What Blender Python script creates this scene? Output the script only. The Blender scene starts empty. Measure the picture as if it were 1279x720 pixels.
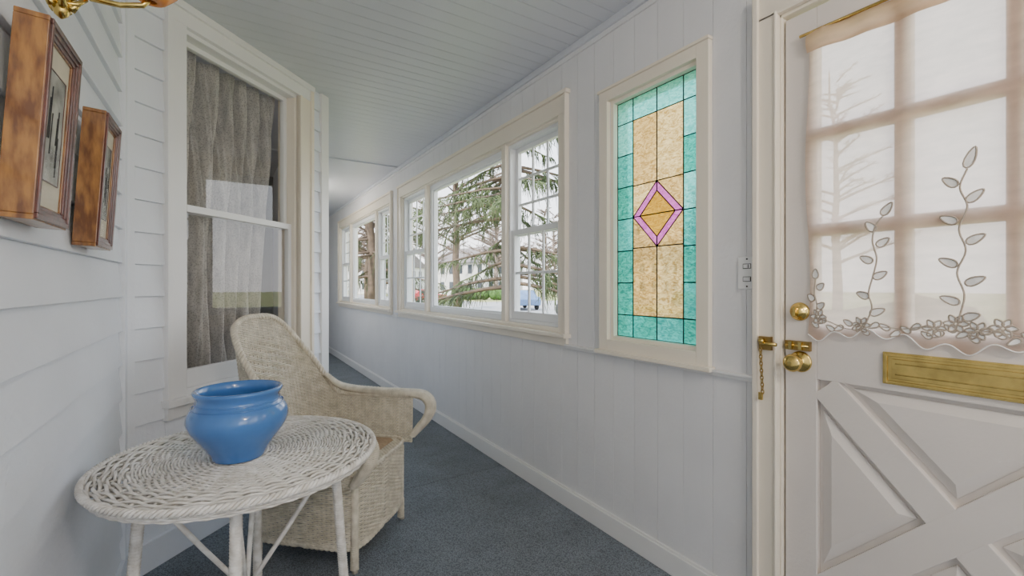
import bpy, bmesh, math, random
import numpy as np
from mathutils import Vector, Matrix
random.seed(7); np.random.seed(7)
PI=math.pi
# ---------------------------------------------------------------- materials
def new_mat(name):
    m=bpy.data.materials.new(name); m.use_nodes=True
    nt=m.node_tree; b=nt.nodes['Principled BSDF']
    return m,nt,b
def mat(name,col,rough=0.5,metal=0.0,var=0.0,vscale=8.0,bump=0.0,bscale=40.0,coat=0.0,col2=None,stretch=None,detail=4.0,bdist=0.01):
    m,nt,b=new_mat(name)
    b.inputs['Base Color'].default_value=(*col,1); b.inputs['Roughness'].default_value=rough
    b.inputs['Metallic'].default_value=metal
    if coat: b.inputs['Coat Weight'].default_value=coat
    tc=nt.nodes.new('ShaderNodeTexCoord'); mp=nt.nodes.new('ShaderNodeMapping')
    nt.links.new(tc.outputs['Object'],mp.inputs['Vector'])
    if stretch: mp.inputs['Scale'].default_value=stretch
    if var>0 or col2:
        n=nt.nodes.new('ShaderNodeTexNoise'); n.inputs['Scale'].default_value=vscale; n.inputs['Detail'].default_value=detail
        nt.links.new(mp.outputs['Vector'],n.inputs['Vector'])
        r=nt.nodes.new('ShaderNodeValToRGB')
        c2=col2 if col2 else tuple(c*(1-var) for c in col)
        r.color_ramp.elements[0].position=0.35; r.color_ramp.elements[1].position=0.65
        r.color_ramp.elements[0].color=(*c2,1); r.color_ramp.elements[1].color=(*col,1)
        nt.links.new(n.outputs['Fac'],r.inputs['Fac']); nt.links.new(r.outputs['Color'],b.inputs['Base Color'])
    if bump>0:
        n2=nt.nodes.new('ShaderNodeTexNoise'); n2.inputs['Scale'].default_value=bscale; n2.inputs['Detail'].default_value=3
        nt.links.new(mp.outputs['Vector'],n2.inputs['Vector'])
        bp=nt.nodes.new('ShaderNodeBump'); bp.inputs['Strength'].default_value=bump; bp.inputs['Distance'].default_value=bdist
        nt.links.new(n2.outputs['Fac'],bp.inputs['Height']); nt.links.new(bp.outputs['Normal'],b.inputs['Normal'])
    return m
M={}
M['wall']=mat('white_wall_paint',(0.78,0.775,0.785),0.5,var=0.05,vscale=3,bump=0.15,bscale=60)
M['siding']=mat('siding_paint',(0.80,0.825,0.88),0.5,var=0.05,vscale=3,bump=0.2,bscale=50)
M['ceil']=mat('ceiling_paint',(0.64,0.66,0.71),0.35,var=0.05,vscale=2)
M['trim']=mat('cream_trim_paint',(0.87,0.79,0.66),0.38,var=0.03,vscale=4)
M['trimw']=mat('white_trim_paint',(0.83,0.82,0.81),0.38,var=0.03,vscale=4)
M['sash']=mat('white_vinyl',(0.84,0.85,0.86),0.35)
M['door']=mat('door_paint',(0.75,0.69,0.64),0.42,var=0.04,vscale=5,bump=0.08,bscale=90)
M['brass']=mat('polished_brass',(0.78,0.57,0.18),0.20,metal=1.0,var=0.3,vscale=25)
M['darkbrass']=mat('aged_brass',(0.38,0.26,0.09),0.35,metal=1.0)
M['gold']=mat('honey_wood',(0.40,0.185,0.05),0.32,col2=(0.15,0.055,0.018),vscale=14,stretch=(5,5,1.2),coat=0.5,detail=8)
M['cherry']=mat('cherry_wood',(0.14,0.032,0.016),0.28,col2=(0.055,0.014,0.008),vscale=12,stretch=(6,6,1.2),coat=0.6)
M['matboard']=mat('mat_board',(0.68,0.62,0.48),0.9,var=0.06,vscale=30)
M['print']=mat('old_print_paper',(0.50,0.50,0.44),0.8,col2=(0.08,0.08,0.075),vscale=16)
M['wick']=mat('cream_wicker',(0.77,0.70,0.57),0.55,col2=(0.58,0.52,0.41),vscale=30)
M['wickw']=mat('white_wicker',(0.86,0.83,0.79),0.5,col2=(0.64,0.60,0.54),vscale=35)
M['cush']=mat('tan_cushion',(0.44,0.31,0.20),0.9,var=0.2,vscale=60,bump=0.4,bscale=300)
M['vase']=mat('blue_glaze',(0.065,0.20,0.52),0.16,var=0.12,vscale=14,coat=0.6)
M['lead']=mat('lead_came',(0.035,0.035,0.035),0.5,metal=0.4)
M['plate']=mat('switch_plate',(0.80,0.80,0.80),0.35)
M['dark']=mat('dark_gap',(0.02,0.02,0.02),0.8)
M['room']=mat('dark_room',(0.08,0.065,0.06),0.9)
M['amber']=mat('amber_shade',(0.85,0.30,0.05),0.25)
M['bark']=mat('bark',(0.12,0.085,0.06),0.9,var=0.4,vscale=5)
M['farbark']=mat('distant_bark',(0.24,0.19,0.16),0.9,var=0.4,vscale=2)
M['needle']=mat('spruce_needles',(0.085,0.12,0.045),0.9,var=0.5,vscale=2)
M['hedge']=mat('hedge_leaves',(0.09,0.20,0.04),0.9,var=0.6,vscale=6,bump=1,bscale=12,bdist=.1)
M['grass']=mat('lawn_grass',(0.26,0.33,0.11),0.95,col2=(0.36,0.30,0.17),vscale=0.4)
M['asph']=mat('driveway_asphalt',(0.36,0.36,0.37),0.9,var=0.15,vscale=1)
M['red']=mat('car_red_paint',(0.50,0.02,0.03),0.25,coat=0.5)
M['cwhite']=mat('car_white_paint',(0.75,0.76,0.78),0.25,coat=0.5)
M['blue']=mat('car_blue_paint',(0.10,0.18,0.35),0.25,coat=0.5)
M['cglass']=mat('car_glass',(0.03,0.04,0.05),0.1)
M['tyre']=mat('tyre_rubber',(0.02,0.02,0.02),0.8)
M['hwhite']=mat('house_siding',(0.60,0.60,0.60),0.7)
M['roof']=mat('roof_shingle',(0.20,0.18,0.18),0.9,var=0.2,vscale=4)
M['embro']=mat('embroidery_thread',(0.42,0.35,0.28),0.8)
M['embrow']=mat('embroidery_fill',(0.95,0.93,0.90),0.8)
def carpet():
    m,nt,b=new_mat('blue_grey_carpet'); b.inputs['Roughness'].default_value=1.0
    tc=nt.nodes.new('ShaderNodeTexCoord')
    v=nt.nodes.new('ShaderNodeTexVoronoi'); v.inputs['Scale'].default_value=180
    nt.links.new(tc.outputs['Object'],v.inputs['Vector'])
    r=nt.nodes.new('ShaderNodeValToRGB'); r.color_ramp.elements[0].color=(0.35,0.395,0.44,1); r.color_ramp.elements[1].color=(0.15,0.17,0.20,1)
    r.color_ramp.elements[0].position=0.1; r.color_ramp.elements[1].position=0.75
    nt.links.new(v.outputs['Distance'],r.inputs['Fac'])
    n=nt.nodes.new('ShaderNodeTexNoise'); n.inputs['Scale'].default_value=5; n.inputs['Detail'].default_value=6
    nt.links.new(tc.outputs['Object'],n.inputs['Vector'])
    mx=nt.nodes.new('ShaderNodeMix'); mx.data_type='RGBA'; mx.blend_type='MULTIPLY'; mx.inputs['Factor'].default_value=0.45
    nt.links.new(r.outputs['Color'],mx.inputs['A']); nt.links.new(n.outputs['Fac'],mx.inputs['B'])
    nt.links.new(mx.outputs['Result'],b.inputs['Base Color'])
    bp=nt.nodes.new('ShaderNodeBump'); bp.inputs['Strength'].default_value=0.7; bp.inputs['Distance'].default_value=0.004; bp.invert=True
    nt.links.new(v.outputs['Distance'],bp.inputs['Height']); nt.links.new(bp.outputs['Normal'],b.inputs['Normal'])
    return m
M['carpet']=carpet()
def glass(name,base=0.04,graz=0.6,tint=(1,1,1)):
    m=bpy.data.materials.new(name); m.use_nodes=True; nt=m.node_tree; nt.nodes.clear()
    o=nt.nodes.new('ShaderNodeOutputMaterial'); t=nt.nodes.new('ShaderNodeBsdfTransparent'); g=nt.nodes.new('ShaderNodeBsdfGlossy')
    t.inputs['Color'].default_value=(*tint,1); g.inputs['Roughness'].default_value=0.02
    x=nt.nodes.new('ShaderNodeMixShader')
    lw=nt.nodes.new('ShaderNodeLayerWeight'); lw.inputs['Blend'].default_value=.5
    p=nt.nodes.new('ShaderNodeMath'); p.operation='POWER'; p.inputs[1].default_value=4
    a=nt.nodes.new('ShaderNodeMath'); a.operation='MULTIPLY_ADD'; a.inputs[1].default_value=graz; a.inputs[2].default_value=base
    nt.links.new(lw.outputs['Facing'],p.inputs[0]); nt.links.new(p.outputs[0],a.inputs[0])
    nt.links.new(a.outputs[0],x.inputs['Fac']); nt.links.new(t.outputs[0],x.inputs[1]); nt.links.new(g.outputs[0],x.inputs[2])
    nt.links.new(x.outputs[0],o.inputs['Surface']); return m
M['glass']=glass('window_glass',0.02,0.25)
M['bayglass']=glass('bay_window_glass',0.09,0.6,(0.96,0.96,0.96))
def artglass(name,col,col2,trans=0.18,scale=38):
    m=bpy.data.materials.new(name); m.use_nodes=True; nt=m.node_tree; nt.nodes.clear()
    o=nt.nodes.new('ShaderNodeOutputMaterial'); t=nt.nodes.new('ShaderNodeBsdfTransparent'); tl=nt.nodes.new('ShaderNodeBsdfTranslucent'); g=nt.nodes.new('ShaderNodeBsdfGlossy')
    tc=nt.nodes.new('ShaderNodeTexCoord'); n=nt.nodes.new('ShaderNodeTexNoise'); n.inputs['Scale'].default_value=scale; n.inputs['Detail'].default_value=2; n.inputs['Distortion'].default_value=1.5
    mp=nt.nodes.new('ShaderNodeMapping'); mp.inputs['Scale'].default_value=(1,1,2.0)
    nt.links.new(tc.outputs['Object'],mp.inputs[0]); nt.links.new(mp.outputs[0],n.inputs['Vector'])
    r=nt.nodes.new('ShaderNodeValToRGB'); r.color_ramp.elements[0].position=.32; r.color_ramp.elements[1].position=.66
    r.color_ramp.elements[0].color=(*col2,1); r.color_ramp.elements[1].color=(*col,1)
    nt.links.new(n.outputs['Fac'],r.inputs['Fac'])
    for s in (t,tl): nt.links.new(r.outputs['Color'],s.inputs['Color'])
    g.inputs['Roughness'].default_value=.12
    bp=nt.nodes.new('ShaderNodeBump'); bp.inputs['Strength'].default_value=.9; bp.inputs['Distance'].default_value=.005
    nt.links.new(n.outputs['Fac'],bp.inputs['Height']); nt.links.new(bp.outputs[0],g.inputs['Normal']); nt.links.new(bp.outputs[0],tl.inputs['Normal'])
    a=nt.nodes.new('ShaderNodeMixShader'); a.inputs[0].default_value=trans; nt.links.new(tl.outputs[0],a.inputs[1]); nt.links.new(t.outputs[0],a.inputs[2])
    x=nt.nodes.new('ShaderNodeMixShader'); x.inputs[0].default_value=.05; nt.links.new(a.outputs[0],x.inputs[1]); nt.links.new(g.outputs[0],x.inputs[2])
    nt.links.new(x.outputs[0],o.inputs['Surface']); return m
M['g_teal']=artglass('teal_art_glass',(0.06,0.55,0.42),(0.012,0.25,0.19),.25)
M['g_green']=artglass('sea_green_art_glass',(0.10,0.60,0.50),(0.02,0.30,0.26),.25)
M['g_aqua']=artglass('aqua_art_glass',(0.26,0.76,0.68),(0.09,0.48,0.41),.25)
M['g_amber']=artglass('amber_art_glass',(0.96,0.68,0.30),(0.46,0.27,0.07),.3)
M['g_amber2']=artglass('honey_art_glass',(0.85,0.55,0.20),(0.38,0.21,0.05),.3)
M['g_gold']=artglass('gold_art_glass',(0.68,0.36,0.04),(0.42,0.19,0.015))
M['g_pink']=artglass('pink_art_glass',(0.74,0.18,0.52),(0.48,0.07,0.34))
def fabric(name,col,tr=0.55,alpha=0.12,lace=False,scale=30,dk=.82,ns=14,zs=3):
    m=bpy.data.materials.new(name); m.use_nodes=True; nt=m.node_tree; nt.nodes.clear()
    o=nt.nodes.new('ShaderNodeOutputMaterial'); d=nt.nodes.new('ShaderNodeBsdfDiffuse'); tl=nt.nodes.new('ShaderNodeBsdfTranslucent'); t=nt.nodes.new('ShaderNodeBsdfTransparent')
    tc=nt.nodes.new('ShaderNodeTexCoord')
    n=nt.nodes.new('ShaderNodeTexNoise'); n.inputs['Scale'].default_value=ns; n.inputs['Detail'].default_value=8
    mp=nt.nodes.new('ShaderNodeMapping'); mp.inputs['Scale'].default_value=(1,1,zs)
    nt.links.new(tc.outputs['Object'],mp.inputs[0]); nt.links.new(mp.outputs[0],n.inputs['Vector'])
    r=nt.nodes.new('ShaderNodeValToRGB'); r.color_ramp.elements[0].color=(*[c*dk for c in col],1); r.color_ramp.elements[1].color=(*col,1)
    r.color_ramp.elements[0].position=.3; r.color_ramp.elements[1].position=.7
    nt.links.new(n.outputs['Fac'],r.inputs['Fac'])
    nt.links.new(r.outputs[0],d.inputs['Color']); nt.links.new(r.outputs[0],tl.inputs['Color'])
    a=nt.nodes.new('ShaderNodeMixShader'); a.inputs[0].default_value=tr; nt.links.new(d.outputs[0],a.inputs[1]); nt.links.new(tl.outputs[0],a.inputs[2])
    x=nt.nodes.new('ShaderNodeMixShader'); x.inputs[0].default_value=alpha
    if lace:
        v=nt.nodes.new('ShaderNodeTexVoronoi'); v.inputs['Scale'].default_value=scale; nt.links.new(tc.outputs['Object'],v.inputs['Vector'])
        rr=nt.nodes.new('ShaderNodeValToRGB'); rr.color_ramp.elements[0].color=(.45,.45,.45,1); rr.color_ramp.elements[1].color=(0.10,.10,.10,1)
        rr.color_ramp.elements[0].position=.2; rr.color_ramp.elements[1].position=.5
        nt.links.new(v.outputs['Distance'],rr.inputs['Fac']); nt.links.new(rr.outputs[0],x.inputs[0])
    nt.links.new(a.outputs[0],x.inputs[1]); nt.links.new(t.outputs[0],x.inputs[2]); nt.links.new(x.outputs[0],o.inputs['Surface']); return m
M['linen']=fabric('sheer_linen',(0.88,0.71,0.60),0.74,0.16)
M['linenhem']=fabric('linen_hem',(0.74,0.54,0.37),0.4,0.0)
M['lace']=fabric('lace_curtain_fabric',(0.78,0.74,0.69),0.3,0.2,True,120,dk=.60,ns=28,zs=.25)  # dark vertical streaks in the colour imitate shading of the folds
# ---------------------------------------------------------------- mesh builder
def ident(s,n,z): return (s,n,z)
class MB:
    def __init__(s): s.v=[];s.f=[];s.m=[];s.sm=[];s.n=0;s.mats=[]
    def mi(s,k):
        if k not in s.mats: s.mats.append(k)
        return s.mats.index(k)
    def add(s,V,F,k,smooth=False):
        V=np.asarray(V,float).reshape(-1,3); o=s.n; s.v.append(V); s.n+=len(V)
        i=s.mi(k)
        for f in F: s.f.append([o+int(a) for a in f])
        s.m+= [i]*len(F); s.sm+=[smooth]*len(F)
    def box(s,a0,a1,b0,b1,c0,c1,k,T=ident):
        P=[T(a,b,c) for c in (c0,c1) for b in (b0,b1) for a in (a0,a1)]
        s.add(P,[(0,2,3,1),(4,5,7,6),(0,1,5,4),(2,6,7,3),(0,4,6,2),(1,3,7,5)],k)
    def prism(s,poly,n0,n1,k,T,poly2=None):
        p2=poly2 or poly; N=len(poly)
        V=[T(p[0],n0,p[1]) for p in poly]+[T(p[0],n1,p[1]) for p in p2]
        F=[tuple(range(N)),tuple(range(2*N-1,N-1,-1))]+[(i,(i+1)%N,N+(i+1)%N,N+i) for i in range(N)]
        s.add(V,F,k)
    def tube(s,pts,r,k,sides=6,closed=False,ref=None,ell=None):
        P=np.asarray(pts,float); N=len(P)
        if closed: t=np.roll(P,-1,0)-np.roll(P,1,0)
        else: t=np.gradient(P,axis=0)
        t/= (np.linalg.norm(t,axis=1,keepdims=True)+1e-12)
        if ref is None:
            n=np.zeros_like(P); up=np.array([0,0,1.]) if abs(t[0][2])<.9 else np.array([1.,0,0])
            c=up-t[0]*up.dot(t[0]); c/=np.linalg.norm(c)
            for i in range(N):
                c=c-t[i]*c.dot(t[i]); c/=np.linalg.norm(c)+1e-12; n[i]=c
        else:
            ref=np.asarray(ref,float)
            if ref.ndim==1: ref=np.tile(ref,(N,1))
            n=ref-t*np.sum(ref*t,1,keepdims=True); n/=np.linalg.norm(n,axis=1,keepdims=True)+1e-12
        b=np.cross(t,n); R=np.broadcast_to(np.asarray(r,float),(N,)).reshape(N,1,1)
        a=np.arange(sides)*2*PI/sides; e=ell or 1.0
        V=P[:,None,:]+R*(np.cos(a)[None,:,None]*n[:,None,:]+e*np.sin(a)[None,:,None]*b[:,None,:])
        F=[]; last=N if closed else N-1
        for i in range(last):
            j=(i+1)%N
            for q in range(sides):
                w=(q+1)%sides; F.append((i*sides+q,i*sides+w,j*sides+w,j*sides+q))
        if not closed: F.append(tuple(range(sides-1,-1,-1))); F.append(tuple((N-1)*sides+q for q in range(sides)))
        s.add(V.reshape(-1,3),F,k,True)
    def lathe(s,prof,c,k,axis=(0,0,1),seg=48,cap=True):
        ax=Vector(axis).normalized(); u=ax.orthogonal().normalized(); w=ax.cross(u); c=Vector(c)
        V=[];N=len(prof)
        for (r,h) in prof:
            for i in range(seg):
                a=2*PI*i/seg; V.append(c+ax*h+u*(r*math.cos(a))+w*(r*math.sin(a)))
        F=[(i*seg+q,i*seg+(q+1)%seg,(i+1)*seg+(q+1)%seg,(i+1)*seg+q) for i in range(N-1) for q in range(seg)]
        if cap: F.append(tuple(range(seg-1,-1,-1))); F.append(tuple((N-1)*seg+q for q in range(seg)))
        s.add([tuple(v) for v in V],F,k,True)
    def grid(s,fn,na,nb,k,smooth=True):
        V=[fn(i/na,j/nb) for j in range(nb+1) for i in range(na+1)]; w=na+1
        s.add(V,[(j*w+i,j*w+i+1,(j+1)*w+i+1,(j+1)*w+i) for j in range(nb) for i in range(na)],k,smooth)
    def done(s,name,parent=None,bevel=0,recalc=True,seg=2):
        me=bpy.data.meshes.new(name); me.from_pydata(np.concatenate(s.v).tolist(),[],s.f)
        for k in s.mats: me.materials.append(M[k])
        me.polygons.foreach_set('material_index',s.m); me.polygons.foreach_set('use_smooth',s.sm); me.update()
        if recalc:
            bm=bmesh.new(); bm.from_mesh(me); bmesh.ops.recalc_face_normals(bm,faces=bm.faces); bm.to_mesh(me); bm.free()
        o=bpy.data.objects.new(name,me); bpy.context.collection.objects.link(o)
        if parent: o.parent=parent
        if bevel:
            b=o.modifiers.new('Bevel','BEVEL'); b.width=bevel; b.segments=seg; b.limit_method='ANGLE'; b.angle_limit=math.radians(40)
        return o
def empty(name,loc=(0,0,0)):
    e=bpy.data.objects.new(name,None); bpy.context.collection.objects.link(e); e.empty_display_size=.1; return e
# ---------------------------------------------------------------- layout
H=1.2; XR=1.571; XL=-0.367; ZC=2.49; YC=2.37
r2=math.sqrt(.5)
def TR(s,n,z): return (XR+n,s,z)          # window wall (n outwards)
def TL(s,n,z): return (XL-n,s,z)          # left siding wall
def TB(s,n,z): return (XL+s*r2-n*r2, YC+s*r2+n*r2, z)   # angled bay wall
SB=1.30; XB=XL+SB*r2; YB=YC+SB*r2
def TB2(s,n,z): return (XB-n,s,z)         # house wall past the bay
Y0=-2.6; Y1=9.4
# floor
mb=MB()
for a,b in ((Y0,0.55),(0.553,2.598),(2.604,5.2),(5.204,Y1)): mb.box(-1.0,XR+.0,a,b,-.02,0,'carpet')
mb.box(-1.0,XR+.1,Y0,Y1,-.06,-.021,'dark')
mb.done('floor')
# ceiling boards
mb=MB(); y=Y0
while y<4.76:
    mb.box(XL-.6,XR+.05,y,min(y+.0806,4.78),ZC,ZC+.02,'ceil'); y+=.083
mb.box(XL-.6,XR+.15,Y0,Y1+.1,ZC+.006,ZC+.06,'ceil')
mb.box(XL-.6,XR,4.78,4.83,ZC-.012,ZC+.01,'ceil')
mb.box(XL-.6,XR,4.83,Y1,ZC-.004,ZC+.01,'ceil')
mb.done('ceiling',bevel=.0012,seg=1)
mb=MB(); mb.box(-4,XR+.45,Y0-.3,Y1+.3,ZC+.08,ZC+.2,'roof'); mb.done('roof')
# ------------- right wall
WINS=[(-2.35,-0.45),(1.99,4.71),(5.09,7.81)]  # first opening is unseen, put behind the camera to let sky light in
openings=[(-2.35,-.45,.96,2.15),(-.07,.815,0,2.115),(1.105,1.60,.945,2.095),(1.99,4.71,.96,2.15),(5.09,7.81,.96,2.15)]
mb=MB()
def planks(y0,y1,z0,z1):
    if y1-y0<.005 or z1-z0<.005: return
    mb.box(y0,y1,.0035,.11,z0,z1,'wall',TR)
    p=.132; k=math.floor(y0/p)
    while k*p<y1:
        a=max(y0,k*p+.0009); b=min(y1,(k+1)*p-.0009)
        if b-a>.004: mb.box(a,b,0,.005,z0,z1,'wall',TR)
        k+=1
cur=Y0
for (a,b,c,d) in openings:
    planks(cur,a,0,ZC); planks(a,b,0,c); planks(a,b,d,ZC); cur=b
planks(cur,Y1,0,ZC)
mb.done('wall_right',bevel=.0008,seg=1)
mb=MB()
for a,b in ((Y0,-.14),(.885,Y1)):
    mb.box(a,b,-.016,.0,0,.095,'trimw',TR); mb.box(a,b,-.010,.0,.095,.105,'trimw',TR)
mb.done('baseboard_right',bevel=.003)
mb=MB(); mb.box(Y0,Y1,-.022,.0,ZC-.035,ZC,'ceil',TR); mb.box(Y0,Y1,-.01,.0,ZC-.06,ZC-.035,'wall',TR); mb.done('trim_1',bevel=.003)
mb=MB()
for a,b in ((.885,1.045),(1.70,1.93),(1.045,1.70)):
    mb.box(a,b,-.014,.0,.862,.882,'trimw',TR); mb.box(a,b,-.024,.0,.876,.886,'trimw',TR)
mb.box(4.82,5.0,-.02,.0,.865,.886,'trimw',TR)
mb.done('trim_2',bevel=.002)
# ------------- windows
def sashbox(mb,s0,s1,z0,z1,n0,n1,w,k,T,wb=None,wt=None):
    wb=wb or w; wt=wt or w
    mb.box(s0,s0+w,n0,n1,z0,z1,k,T); mb.box(s1-w,s1,n0,n1,z0,z1,k,T)
    mb.box(s0+w,s1-w,n0,n1,z0,z0+wb,k,T); mb.box(s0+w,s1-w,n0,n1,z1-wt,z1,k,T)
def muntins(mb,s0,s1,z0,z1,n,c,r,k,T,w=.009,dn=.006):
    for i in range(1,c):
        s=s0+(s1-s0)*i/c; mb.box(s-w,s+w,n-dn,n+dn,z0,z1,k,T)
    for j in range(1,r):
        z=z0+(z1-z0)*j/r; mb.box(s0,s1,n-dn+.0005,n+dn-.0005,z-w,z+w,k,T)
def pane(mg,s0,s1,z0,z1,n,k,T):
    mg.add([T(s0,n,z0),T(s1,n,z0),T(s1,n,z1),T(s0,n,z1)],[(0,1,2,3)],k)
def dh(mb,mg,s0,s1,z0,z1,T,k='sash'):
    sashbox(mb,s0,s1,z0,z1,.02,.10,.022,k,T)
    s0+=.022;s1-=.022;z0+=.022;z1-=.022; zm=(z0+z1)/2
    sashbox(mb,s0,s1,zm-.02,z1,.062,.09,.032,k,T,wb=.035); muntins(mb,s0+.032,s1-.032,zm+.015,z1-.032,.076,3,3,k,T,.008)
    sashbox(mb,s0,s1,z0,zm+.02,.03,.058,.036,k,T,wb=.05); muntins(mb,s0+.036,s1-.036,z0+.05,zm-.015,.044,3,2,k,T,.008)
    pane(mg,s0+.03,s1-.03,zm,z1-.03,.079,'glass',T); pane(mg,s0+.03,s1-.03,z0+.04,zm,.047,'glass',T)
    mb.box((s0+s1)/2-.02,(s0+s1)/2+.02,.02,.04,zm+.018,zm+.028,k,T)
wi=0
for (a,b) in WINS:
    wi+=1; e=empty('window_%d'%wi); mb=MB(); mg=MB()
    z0,z1=.96,2.15
    c=.07
    mb.box(a-c,a,-.02,.0,z0-.02,z1,'trim',TR); mb.box(b,b+c,-.02,.0,z0-.02,z1,'trim',TR)
    mb.box(a-c,b+c,-.02,.0,z1,z1+.10,'trim',TR); mb.box(a-c-.015,b+c+.015,-.034,.0,z1+.10,z1+.122,'trim',TR)
    mb.box(a-c-.004,a-c+.012,-.03,.0,z0-.02,z1+.1,'trim',TR); mb.box(b+c-.012,b+c+.004,-.03,.0,z0-.02,z1+.1,'trim',TR)
    mb.box(a-c-.02,b+c+.02,-.05,.0,z0-.04,z0-.018,'trim',TR); mb.box(a-c,b+c,-.02,.0,z0-.085,z0-.04,'trim',TR)
    mb.box(a-.005,a+.012,0,.12,z0,z1,'trim',TR); mb.box(b-.012,b+.005,0,.12,z0,z1,'trim',TR)
    mb.box(a,b,0,.12,z1-.012,z1+.005,'trim',TR); mb.box(a,b,-.008,.12,z0-.03,z0+.006,'trim',TR)
    mb.box(a-c,b+c,.11,.135,z0-.06,z0-.0,'hwhite',TR)
    e1=a+.012; e2=b-.012; w=e2-e1
    if wi==1:
        dh(mb,mg,e1,e1+w*.5-.02,z0+.006,z1-.012,TR); mb.box(e1+w*.5-.02,e1+w*.5+.02,-.01,.11,z0,z1,'trim',TR); dh(mb,mg,e1+w*.5+.02,e2,z0+.006,z1-.012,TR)
    else:
        m1=e1+.575; m2=e2-.66
        dh(mb,mg,e1,m1,z0+.006,z1-.012,TR)
        mb.box(m1,m1+.05,-.006,.11,z0,z1,'trim',TR)
        sashbox(mb,m1+.05,m2-.05,z0+.006,z1-.012,.03,.09,.045,'sash',TR)
        sashbox(mb,m1+.09,m2-.09,z0+.046,z1-.052,.045,.08,.018,'sash',TR)
        pane(mg,m1+.09,m2-.09,z0+.04,z1-.05,.06,'glass',TR)
        mb.box(m2-.05,m2,-.006,.11,z0,z1,'trim',TR)
        dh(mb,mg,m2,e2,z0+.006,z1-.012,TR)
    mb.done('window_frame',e,bevel=.0025); mg.done('glass_panes',e,recalc=False)
# stained glass window
e=empty('stained_glass_window'); mb=MB()
a,b,z0,z1=1.105,1.60,.945,2.095
sashbox(mb,a-.045,b+.06,z0-.055,z1+.055,-.022,.002,.055,'trim',TR)
mb.box(a-.05,b+.065,-.032,.0,z1+.05,z1+.062,'trim',TR)
mb.box(a-.06,b+.075,-.04,.0,z0-.07,z0-.052,'trim',TR)
sashbox(mb,a-.003,b+.003,z0-.003,z1+.003,.0,.10,.02,'trim',TR)
L,R,zb,zt=a+.017,b-.017,z0+.017,z1-.017
mb.done('frame',e,bevel=.002)
n=.03; sl=L+.088; sr=R-.098; cx=(sl+sr)/2; zc=1.522; zr0=zb+.103; zr1=zt-.105; hw=(sr-sl)/2; hh=.145
mg=MB(); ml=MB()
def gp(poly,k):
    mg.add([TR(p[0],n,p[1]) for p in poly],[tuple(range(len(poly)))],k)
    for i in range(len(poly)):
        p,q=poly[i],poly[(i+1)%len(poly)]; P=[TR(p[0],n-.001,p[1]),TR(q[0],n-.001,q[1])]
        ml.tube(P,.0026,'lead',6)
for (x0,x1) in ((L,sl),(sr,R)):
    zz=np.linspace(zr0,zr1,7)
    for i in range(6): gp([(x0,zz[i]),(x1,zz[i]),(x1,zz[i+1]),(x0,zz[i+1])],('g_green','g_teal','g_green','g_aqua','g_teal','g_aqua')[i] if x0==L else ('g_teal','g_teal','g_green','g_teal','g_green','g_aqua')[i])
for (x0,x1) in ((L,sl),(sl,cx),(cx,sr),(sr,R)):
    gp([(x0,zr1),(x1,zr1),(x1,zt),(x0,zt)],'g_aqua'); gp([(x0,zb),(x1,zb),(x1,zr0),(x0,zr0)],'g_teal' if x0!=sl else 'g_green')
for (x0,x1) in ((sl,cx),(cx,sr)):
    out=x0 if x0==sl else x1
    A1,A2=('g_amber','g_amber2') if x0==sl else ('g_amber2','g_amber')
    gp([(x0,zc+hh),(x1,zc+hh),(x1,zr1),(x0,zr1)],A1); gp([(x0,zr0),(x1,zr0),(x1,zc-hh),(x0,zc-hh)],A1)
    gp([(out,zc),(cx,zc+hh),(out,zc+hh)],A2); gp([(out,zc),(cx,zc-hh),(out,zc-hh)],'g_amber2')
    q=.70
    o2=cx+(out-cx)*q
    gp([(out,zc),(cx,zc+hh),(cx,zc+hh*q),(o2,zc)],'g_pink'); gp([(out,zc),(cx,zc-hh),(cx,zc-hh*q),(o2,zc)],'g_pink')
gp([(cx-hw*q,zc),(cx,zc+hh*q),(cx+hw*q,zc)],'g_gold'); gp([(cx-hw*q,zc),(cx+hw*q,zc),(cx,zc-hh*q)],'g_gold')
mg.done('art_glass',e,recalc=False); ml.done('lead_cames',e)
# light switch
e=empty('light_switch'); mb=MB()
mb.box(.883,.953,-.007,.0,1.190,1.307,'plate',TR); mb.done('plate',e,bevel=.003)
mb=MB()
for zc_,up in ((1.272,.004),(1.226,-.004)):
    mb.box(.903,.933,-.0078,-.006,zc_-.009,zc_+.009,'dark',TR)
    mb.box(.905,.931,-.0086,-.006,zc_-.007,zc_+.007,'plate',TR)
    mb.box(.909+up,.921+up,-.017,-.008,zc_-.0045,zc_+.0045,'plate',TR)
    mb.box(.907+up,.909+up,-.0095,-.008,zc_-.006,zc_+.006,'dark',TR)
for z in (1.2,1.2975): mb.lathe([(.003,0),(.003,.0015)],(XR-.007,.918,z),'dark',(-1,0,0),12)
mb.done('switches',e)
# ---------------------------------------------------------------- door
e=empty('door_1'); mb=MB()
mb.box(.807,.882,-.02,.0,0,2.12,'trim',TR); mb.box(.868,.886,-.032,.0,0,2.2,'trim',TR); mb.box(.808,.816,-.026,.0,0,2.12,'trim',TR)
mb.box(-.14,-.065,-.02,.0,0,2.12,'trim',TR); mb.box(-.144,-.126,-.032,.0,0,2.2,'trim',TR)
mb.box(-.144,.886,-.02,.0,2.11,2.2,'trim',TR)
mb.box(.801,.815,-.0,.11,0,2.115,'trim',TR); mb.box(-.07,-.056,-.0,.11,0,2.115,'trim',TR); mb.box(-.07,.815,0,.11,2.10,2.115,'trim',TR)
mb.box(-.07,.815,-.01,.11,-.0,.014,'darkbrass',TR)
mb.box(.793,.803,.045,.055,.014,2.10,'dark',TR)
mb.done('door_frame',e,bevel=.0025)
mb=MB()
d0,d1,dz0,dz1=-.052,.7955,.018,2.088; f0,f1=.010,.045
gl,gr,gz0,gz1=.055,.70,1.075,1.985
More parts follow.
